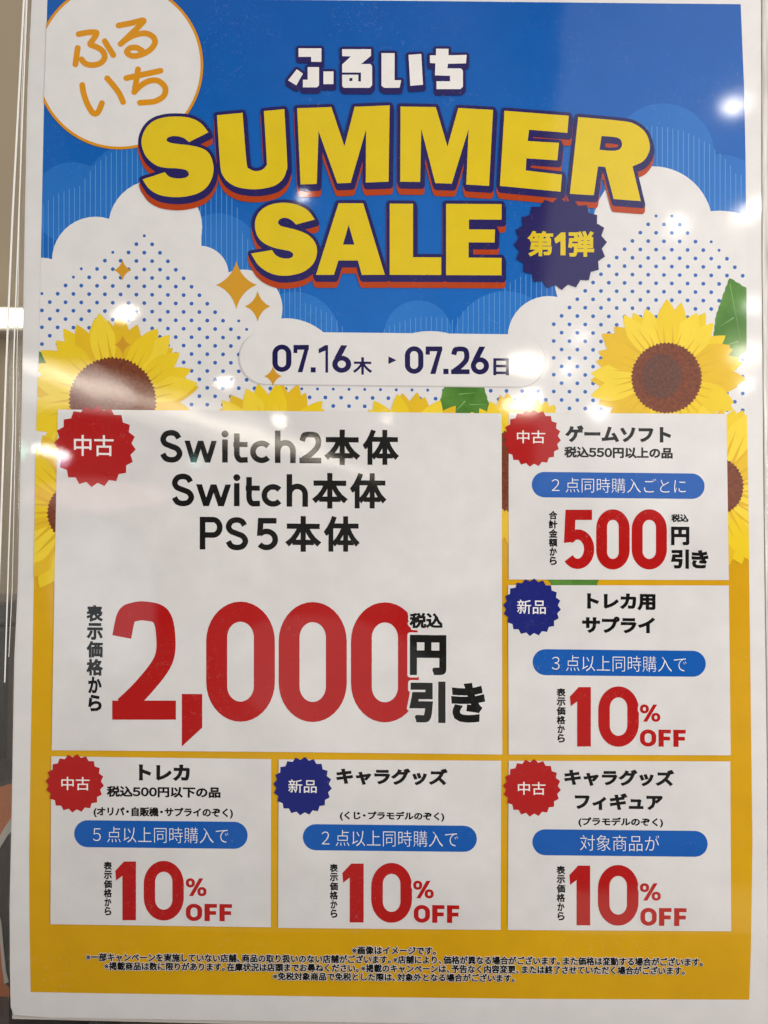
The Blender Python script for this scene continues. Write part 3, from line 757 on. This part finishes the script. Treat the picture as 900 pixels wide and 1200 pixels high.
l1 = latin_line([('S', 22, 102, H, 0.6), ('w', 108, 224, 25.5, 0.2), ('i', 240, 263, 37.5, 0), ('t', 268, 334, 37, 0.2), ('c', 340, 416, X, 0.3), ('h', 427, 500, 38, 0), ('2', 513, 590, 37, 0)], 0, 158, 3, 180, 490)
part('heading_lettering', e, join(l1 + kan((503.6, 545), 180, (600, 727), (735, 863))), BLACK, BASE + 2)
l2 = latin_line([('S', 63, 143, H, 0.6), ('w', 149, 274, 25.5, 0.2), ('i', 283, 303, 37.5, 0), ('t', 311, 377, 37, 0.2), ('c', 380, 456, X, 0.3), ('h', 468, 543, 38, 0)], 0, 311, 3, 180, 490)
part('heading_lettering', e, join(l2 + kan((554.4, 596), 180, (557, 683), (690, 819))), BLACK, BASE + 2)
l3 = latin_line([('P', 163, 243, H, 0), ('S', 252, 333, H + .6, 0.6), ('5', 360, 438, H - .4, 0.3)], 0, 464, 3, 180, 490)
part('heading_lettering', e, join(l3 + kan((604.8, 646.6), 180, (463, 590), (598, 725))), BLACK, BASE + 2)
side(e, '表示価格から', (101.3, 708.5, 121, 834), 0.044)
pr = Print()
two = union(latin('2', 74.6, 138.4, 22.4), 0, 1e-5).map(lambda x, y: P(131.8 + x, 843.2 - y))
comma = px([[(213.3, 813), (237.2, 813.2), (237.2, 852.4), (213.3, 874.6)]])
for s in (two, comma, place(zero(241.8, 704.9, 322.2, 845.6, 24.6, 23.6)), place(zero(326.7, 705.4, 406.4, 846, 24.4, 23.6)), place(zero(411.3, 705.8, 490.8, 846.4, 24.4, 23.6))): pr.add(s, RED, BASE + 2)
for k, (s, hl) in enumerate(((fit(line('税込', .048), (479.8, 718, 518.8, 736.6)), 2.6), (fit(glyph('円', .052), (480.3, 744, 523, 791)), 3.4), (fit(glyph('引', .052), (479.6, 798.4, 522, 846.8)), 3.4), (fit(glyph('き', .052), (528.6, 800, 568.4, 846.6)), 3.4))):
    pr.add(dilate(union(s.polys(), 0, 1e-6), hl * 0.29, 0.03, 4), PANELW, BASE + 4, 0.004 * k); pr.add(s, BLACK, BASE + 5)
pr.build('price_lettering', e)

# 2: games
e = panel([(596, 483.5), (851, 485.3), (853.8, 679.8), (596, 679)])
badge(e, 623.4, 513.4, 33.8, '中古', (605.6, 504.5, 638.8, 519.6), BADGER)
text(e, 'heading_lettering', 'ゲームソフト', (661.8, 498.8, 786.2, 518.9), .052)
text(e, 'note_lettering', '税込５５０円以上の品', (661, 523.8, 788, 537.2), .042)
banner(e, (623, 554, 825.4, 583.8), '２ 点同時購入ごとに', (646.5, 560.6, 803.3, 577.6))
side(e, '合計金額から', (642.6, 598.4, 653.2, 662.4))
pr = Print()
pr.add(union(latin('5', 37.4, 69.4, 12.0), 0, 1e-5).map(lambda x, y: P(658.8 + x, 666.8 - y)), RED, BASE + 2)
for x0, x1 in ((698.4, 737.6), (740, 781.2)): pr.add(place(zero(x0, 596.8, x1, 667.4, 12.8, 12.4)), RED, BASE + 2)
for k, (s, hl) in enumerate(((fit(line('税込', .05), (786.2, 602.4, 806.6, 612)), 1.4), (fit(glyph('円', .05), (786, 617.2, 807.5, 639)), 1.9), (fit(glyph('引', .05), (785.8, 643.8, 807, 666.4)), 1.9), (fit(glyph('き', .05), (809.8, 644.6, 830, 666.2)), 1.9))):
    pr.add(dilate(union(s.polys(), 0, 1e-6), hl * 0.29, 0.02, 4), PANELW, BASE + 4, 0.004 * k); pr.add(s, BLACK, BASE + 5)
pr.build('price_lettering', e)

# 3: card supplies
e = panel([(595.3, 685.6), (853.8, 686), (856, 885), (596, 884)])
badge(e, 623.4, 711.6, 33.8, '新品', (605.8, 702.8, 639.4, 719.4), BADGEB)
text(e, 'heading_lettering', 'トレカ用', (687.7, 695.4, 767.9, 715.2), .052)
text(e, 'heading_lettering', 'サプライ', (682, 722.4, 767.6, 742.2), .052)
banner(e, (624, 761.6, 826.8, 792), '３ 点以上同時購入で', (646.5, 768.4, 804.2, 786.8))
side(e, '表示価格から', (651.8, 806, 662.6, 870.2))
percent_off(e, 804.6, 874.6, 667.6, 692.2, 700.8, 748.4, (749.6, 825.4, 773.4, 845.6), (749.6, 854.8, 803.2, 874.8))

# 4: trading cards
e = panel([(60.5, 886), (318, 889.4), (317.6, 1086.3), (59.4, 1082.7)])
badge(e, 88, 917.7, 34.2, '中古', (72.2, 910.2, 105.4, 925.8), BADGER)
text(e, 'heading_lettering', 'トレカ', (163, 895.6, 222.8, 914.8), .052)
text(e, 'note_lettering', '税込５００円以下の品', (125.4, 921.2, 258.6, 934.4), .042)
text(e, 'note_lettering', '(オリパ・自販機・サプライのぞく)', (110, 945.8, 273.2, 958.2), .042)
banner(e, (87.3, 961.8, 290.4, 993.4), '５ 点以上同時購入で', (109.3, 969, 267.8, 987.4))
side(e, '表示価格から', (121.6, 1009, 131.6, 1072.6))
percent_off(e, 1008.8, 1078, 135.4, 159.6, 168.7, 215.6, (218, 1028.8, 242.2, 1049.8), (218, 1058.8, 272, 1079))

# 5: character goods
e = panel([(326.7, 889.6), (587.3, 891.3), (586.6, 1089.4), (326, 1087)])
badge(e, 354.7, 921, 34.3, '新品', (338, 913.2, 371.2, 928.8), BADGEB)
text(e, 'heading_lettering', 'キャラグッズ', (394, 899.8, 524.8, 920), .052)
text(e, 'note_lettering', '(くじ・プラモデルのぞく)', (398.4, 950.6, 520.6, 962), .042)
banner(e, (355, 966.4, 558.8, 997), '２ 点以上同時購入で', (377, 973, 536.4, 991.6))
side(e, '表示価格から', (386.2, 1011.6, 396.2, 1075.4))
percent_off(e, 1011.2, 1080.6, 401.2, 426.2, 435, 482.8, (484.2, 1031.6, 508.2, 1052.4), (484.8, 1060.2, 538.2, 1081))

# 6: figures
e = panel([(596, 891.3), (855.5, 892), (856.6, 1091), (595, 1089.4)])
badge(e, 623.4, 923, 33.8, '中古', (606.7, 916, 639, 931.2), BADGER)
text(e, 'heading_lettering', 'キャラグッズ', (661, 901.2, 790, 921.2), .052)
text(e, 'heading_lettering', 'フィギュア', (673.5, 929.2, 776.8, 949.2), .052)
text(e, 'note_lettering', '(プラモデルのぞく)', (677.6, 957.6, 776.8, 969), .042)
banner(e, (623.7, 972.4, 829, 1002.8), '対象商品が', (679.6, 978.4, 772.2, 997))
side(e, '表示価格から', (651.8, 1014, 662.2, 1078.4))
percent_off(e, 1013.6, 1084, 667, 691.4, 700.4, 748, (749.6, 1034.6, 774, 1055), (750, 1063.6, 804.2, 1084.6))

# ------------------------------------------------------------------ small print
for t, box in (('※画像はイメージです。', (412.5, 1108.4, 511, 1118.4)),
               ('※一部キャンペーンを実施していない店舗、商品の取り扱いのない店舗がございます。※店舗により、価格が異なる場合がございます。また価格は変動する場合がございます。', (101, 1118.8, 823.4, 1129.2)),
               ('※掲載商品は数に限りがあります。在庫状況は店頭までお尋ねください。※掲載のキャンペーンは、予告なく内容変更、または終了させていただく場合がございます。', (122.4, 1129.2, 802.4, 1139.6)),
               ('※免税対象商品で免税とした際は、対象外となる場合がございます。', (319.8, 1139.6, 603.2, 1149.6))):
    f = empty('small_print', parent=ROOT)
    ref = line(t, .042); sl = 0.0085
    ax, bx = min(q[0] for q in ref.v), max(q[0] for q in ref.v); ay, by = min(q[1] for q in ref.v), max(q[1] for q in ref.v)
    x0, y0, x1, y1 = box; xc = (x0 + x1) / 2
    mp = lambda x, y: P(x0 + (x - ax) / (bx - ax) * (x1 - x0), y1 - (y - ay) / (by - ay) * (y1 - y0) + (x0 + (x - ax) / (bx - ax) * (x1 - x0) - xc) * sl)
    part('print_lettering', f, ref.map(mp), BLACK, BASE + 3)
    hp = Print(); xx = 0.0
    for k, ch in enumerate(t):
        hp.add(glyph(ch, .092 if ch != '※' else .06).map(lambda px_, py_, X=xx - lead(ch): (px_ + X, py_)).map(mp), LETW, BASE + 1, (k % 2) * 0.006); xx += adv(ch)
    hp.build('print_rim', f)

# ------------------------------------------------------------------ clear sleeve, stand, wall, shelf and the box behind
def clear_film(name, veil, rough, tint=(0.78, 0.75, 0.70)):
    m = bpy.data.materials.new(name); m.use_nodes = True; t = m.node_tree; t.nodes.clear()
    out = t.nodes.new('ShaderNodeOutputMaterial')
    ob = N(t, 'ShaderNodeTexCoord').outputs['Object']
    mp = N(t, 'ShaderNodeMapping', {'Vector': ob, 'Scale': (900, 40, 900)}).outputs[0]
    nz = N(t, 'ShaderNodeTexNoise', {'Vector': mp, 'Scale': 1.0, 'Detail': 3.0}).outputs['Fac']
    bn = N(t, 'ShaderNodeBump', {'Height': nz, 'Strength': 0.35, 'Distance': 0.0006})
    fac = N(t, 'ShaderNodeMapRange', {0: nz, 1: 0.3, 2: 0.7, 3: veil * 0.6, 4: min(veil * 1.4, 1.0)}).outputs[0]
    tr = N(t, 'ShaderNodeBsdfTransparent', {'Color': (0.95, 0.95, 0.94, 1)}); df = N(t, 'ShaderNodeBsdfDiffuse', {'Color': tint + (1,)})
    gl = N(t, 'ShaderNodeBsdfGlossy', {'Roughness': rough, 'Normal': bn.outputs[0]})
    m1 = N(t, 'ShaderNodeMixShader', {0: fac, 1: tr.outputs[0], 2: df.outputs[0]})
    fr = N(t, 'ShaderNodeFresnel', {'IOR': 1.5, 'Normal': bn.outputs[0]})
    m2 = N(t, 'ShaderNodeMixShader', {0: fr.outputs[0], 1: m1.outputs[0], 2: gl.outputs[0]})
    t.links.new(m2.outputs[0], out.inputs[0])
    return m
CLEAR = clear_film('clear_plastic', 0.03, 0.14)
MILKY = clear_film('milky_plastic', 0.9, 0.2, (0.80, 0.78, 0.75))
def slab(name, pts, z0, z1, mats, parent=None, bev=0.0):
    t = [P(*q, z=z1) for q in pts]
    if area(t) < 0: t = t[::-1]
    n = len(t)
    o = mesh_obj(name, [(x * MM, y * MM, z1 * MM) for x, y in t] + [(x * MM, y * MM, z0 * MM) for x, y in t],
             [tuple(range(n)), tuple(range(n, 2 * n))[::-1]] + [(i, i + n, (i + 1) % n + n, (i + 1) % n) for i in range(n)], mats, parent=parent)
    if bev:
        b = o.modifiers.new('bevel', 'BEVEL'); b.width = bev * MM; b.segments = 3; b.limit_method = 'ANGLE'
    return o
SL = empty('clear_sleeve', W((0, 0, 0))); SL.rotation_euler = (math.radians(90), 0, 0)
tag(SL, 'clear plastic sleeve with shiny welded edges holding the sale poster', 'poster sleeve')
left_out = [(27.6, -40), (26.7, 0), (13.5, 250), (6, 427), (3.5, 500), (-1, 640), (-7, 800), (-13, 1000), (-17, 1230)]
left_in = [(36.4, -40), (35.8, 0), (31, 104), (28, 250), (25, 437), (19.8, 687), (15.7, 770), (12.5, 958), (10, 1060), (10, 1230)]
slab('welded_edge', left_out + left_in[::-1], -0.9, 0.5, [CLEAR], SL, 0.35)
slab('welded_edge', [(893.0, -40), (914, -40), (920, 1230), (902, 1230), (900, 900), (896, 600), (893.4, 300)], -0.9, 0.35, [MILKY], SL, 0.2)
seam = [(x - 5.2, y) for x, y in left_in[:7]]
seam2 = [(x - 6.0, y) for x, y in left_in[:7]]
slab('seam_or_glint', seam + seam2[::-1], 0.55, 0.85, [plain('seam_plastic', (0.80, 0.79, 0.77), 0.15)], SL, 0.1)
rim = [(x + 2.0, y) for x, y in left_out]
mid = [((a[0] + b[0]) / 2 + (0.9, -0.6, 0.5, -0.8, 0.7, -0.3, 0.6)[i], a[1]) for i, (a, b) in enumerate(zip(left_out[:7], [(36.4, -40), (35.8, 0), (28, 250), (25.4, 427), (24, 500), (20.8, 640), (15, 800)]))]
slab('seam_or_glint', mid + [(x + 1.3, y) for x, y in mid][::-1], 0.53, 0.95, [plain('glint_white', (0.95, 0.95, 0.94), 0.2)], SL, 0.12)  # bright ridge added; its white imitates highlights along the clear edge
slab('edge_bead', left_out + rim[::-1], 0.52, 1.05, [plain('glint_white', (0.95, 0.95, 0.94), 0.2)], SL, 0.12)  # the rim's white colour stands in for the light it catches
slab('back_film', [(37, -22), (912, -30), (918, 1215), (14, 1194)], -1.6, -1.0, [plain('back_film', (0.66, 0.63, 0.60), 0.35)], SL)

def box(name, x0, x1, y0, y1, z0, z1, mat, parent=None, bev=0.0):
    v = [(x, y, z) for x in (x0, x1) for y in (y0, y1) for z in (z0, z1)]
    f = [(0, 1, 3, 2), (4, 6, 7, 5), (0, 4, 5, 1), (2, 3, 7, 6), (0, 2, 6, 4), (1, 5, 7, 3)]
    o = mesh_obj(name, v, f, [mat], parent=parent)
    if bev:
        b = o.modifiers.new('bevel', 'BEVEL'); b.width = bev; b.segments = 2; b.limit_method = 'ANGLE'
    return o
bot = PAGE_Z + P(450, 1201)[1] * MM
wall = tag(box('wall', -2.2, 2.2, 0.50, 0.60, 0.0, 2.95, plain('wall_paint', (0.42, 0.34, 0.235), 0.45, bump=0.05, bscale=8, rgb2=(0.47, 0.39, 0.28))), kind='structure')
shelf = tag(box('shelf', -1.5, 1.5, -0.10, 0.46, bot - 0.06, bot - 0.004, plain('shelf_laminate', (0.045, 0.043, 0.045), 0.35, bump=0.15, bscale=220, rgb2=(0.09, 0.085, 0.085)), bev=0.002), kind='structure')
ST = empty('acrylic_stand', (0, 0, bot)); tag(ST, 'clear acrylic stand holding up the sale poster on the dark shelf', 'display stand')
ACR = plain('acrylic', (0.96, 0.97, 0.97), 0.02, trans=0.95, bump=0.1, bscale=30, ior=1.49)
xl = P(100, 1196)[0] * MM
box('front_lip', xl, 0.16, -0.010, -0.0065, -0.003, 0.0004, ACR, ST, 0.0008)
box('base_plate', xl, 0.16, -0.0065, 0.06, -0.0038, -0.0008, ACR, ST, 0.0008)
box('back_plate', xl + .002, 0.158, 0.006, 0.009, -0.0006, 0.30, ACR, ST, 0.0006)

# printed box standing behind the sleeve's lower edge
BX = empty('printed_box', (0, 0, bot)); tag(BX, 'orange, black and white printed box standing behind the poster on the dark shelf', 'box')
FRONT = 30.0                                    # the box's front stands 30 mm behind the sheet
def on_box(pts):
    return [(P(x, y, -FRONT)[0] * MM, P(x, y, -FRONT)[1] * MM + PAGE_Z - bot) for x, y in pts]
topz = on_box([(0, 916)])[0][1]
bx0, bx1 = -0.245, -0.125
box('carton', bx0, bx1, 0.030, 0.075, -0.003, topz, plain('box_black', (0.030, 0.027, 0.027), 0.4, bump=0.2, bscale=300, rgb2=(0.07, 0.06, 0.06)), BX, 0.002)
def bpoly(name, pts, y, mat):
    pts = on_box(pts); n = len(pts)
    if area(pts) < 0: pts = pts[::-1]
    return mesh_obj(name, [(x, y, z) for x, z in pts] + [(x, y + 0.0004, z) for x, z in pts], [tuple(range(n))] + [(i, i + n, (i + 1) % n + n, (i + 1) % n) for i in range(n)], [mat], parent=BX)
OR = plain('box_orange', (0.66, 0.19, 0.06), 0.45, bump=0.1, bscale=200, rgb2=(0.74, 0.26, 0.10)); WH = plain('box_white', (0.78, 0.75, 0.71), 0.45)
bpoly('orange_panel', [(-120, 930), (-40, 926), (0, 922), (14, 918), (40, 918), (40, 950), (14, 962), (8, 970), (0, 984), (-40, 1000), (-120, 1000)], 0.0296, OR)
bpoly('white_stripe', [(-120, 996), (-40, 996), (0, 980), (7, 968), (14, 958), (40, 946), (40, 958), (14, 974), (10, 978), (4, 988), (0, 994), (-40, 1012), (-120, 1014)], 0.0292, WH)
bpoly('white_stripe', [(-30, 1050), (-4, 1062), (2, 1078), (5, 1110), (8, 1138), (11, 1150), (6, 1152), (3, 1130), (0, 1092), (-8, 1076), (-30, 1066)], 0.0292, WH)
bpoly('orange_panel', [(-120, 1060), (-30, 1066), (-8, 1076), (0, 1094), (3, 1132), (6, 1152), (14, 1160), (40, 1164), (40, 1176), (14, 1184), (-120, 1176)], 0.0296, OR)
DK = empty('tall_carton', (0, 0, bot)); tag(DK, 'tall dark grey carton standing behind the orange and black printed box', 'carton')
dx = P(7, 800, -90)[0] * MM; dz = P(7, 705, -90)[1] * MM + PAGE_Z - bot
GREY = plain('carton_grey', (0.055, 0.050, 0.050), 0.3, bump=0.1, bscale=90, rgb2=(0.11, 0.10, 0.10))
box('carton_body', dx - 0.16, dx, 0.090, 0.16, -0.003, dz - 0.012, GREY, DK, 0.003)
box('carton_lid', dx - 0.161, dx + 0.001, 0.089, 0.161, dz - 0.0118, dz, plain('carton_lid', (0.10, 0.095, 0.09), 0.3, bump=0.1, bscale=90), DK, 0.002)
# glowing strip added in place of a lamp's reflection in the glossy wall
LP = empty('wall_glare', (-0.40, 0.49, 1.30)); tag(LP, 'short glowing strip standing in for a lamp reflection on the beige wall beyond the sleeve edge', 'glare')
EM = bpy.data.materials.new('glare_glow'); EM.use_nodes = True
bb = EM.node_tree.nodes['Principled BSDF']; bb.inputs['Emission Color'].default_value = (1.0, 0.92, 0.78, 1); bb.inputs['Emission Strength'].default_value = 4.0
zc = 0.09
box('glare_back', -0.12, 0.12, -0.022, 0.009, zc - .010, zc + .010, plain('glare_back_paint', (0.7, 0.68, 0.62), 0.4), LP, 0.002)
box('glare_face', -0.118, 0.118, -0.030, -0.0225, zc - .007, zc + .007, EM, LP, 0.002)
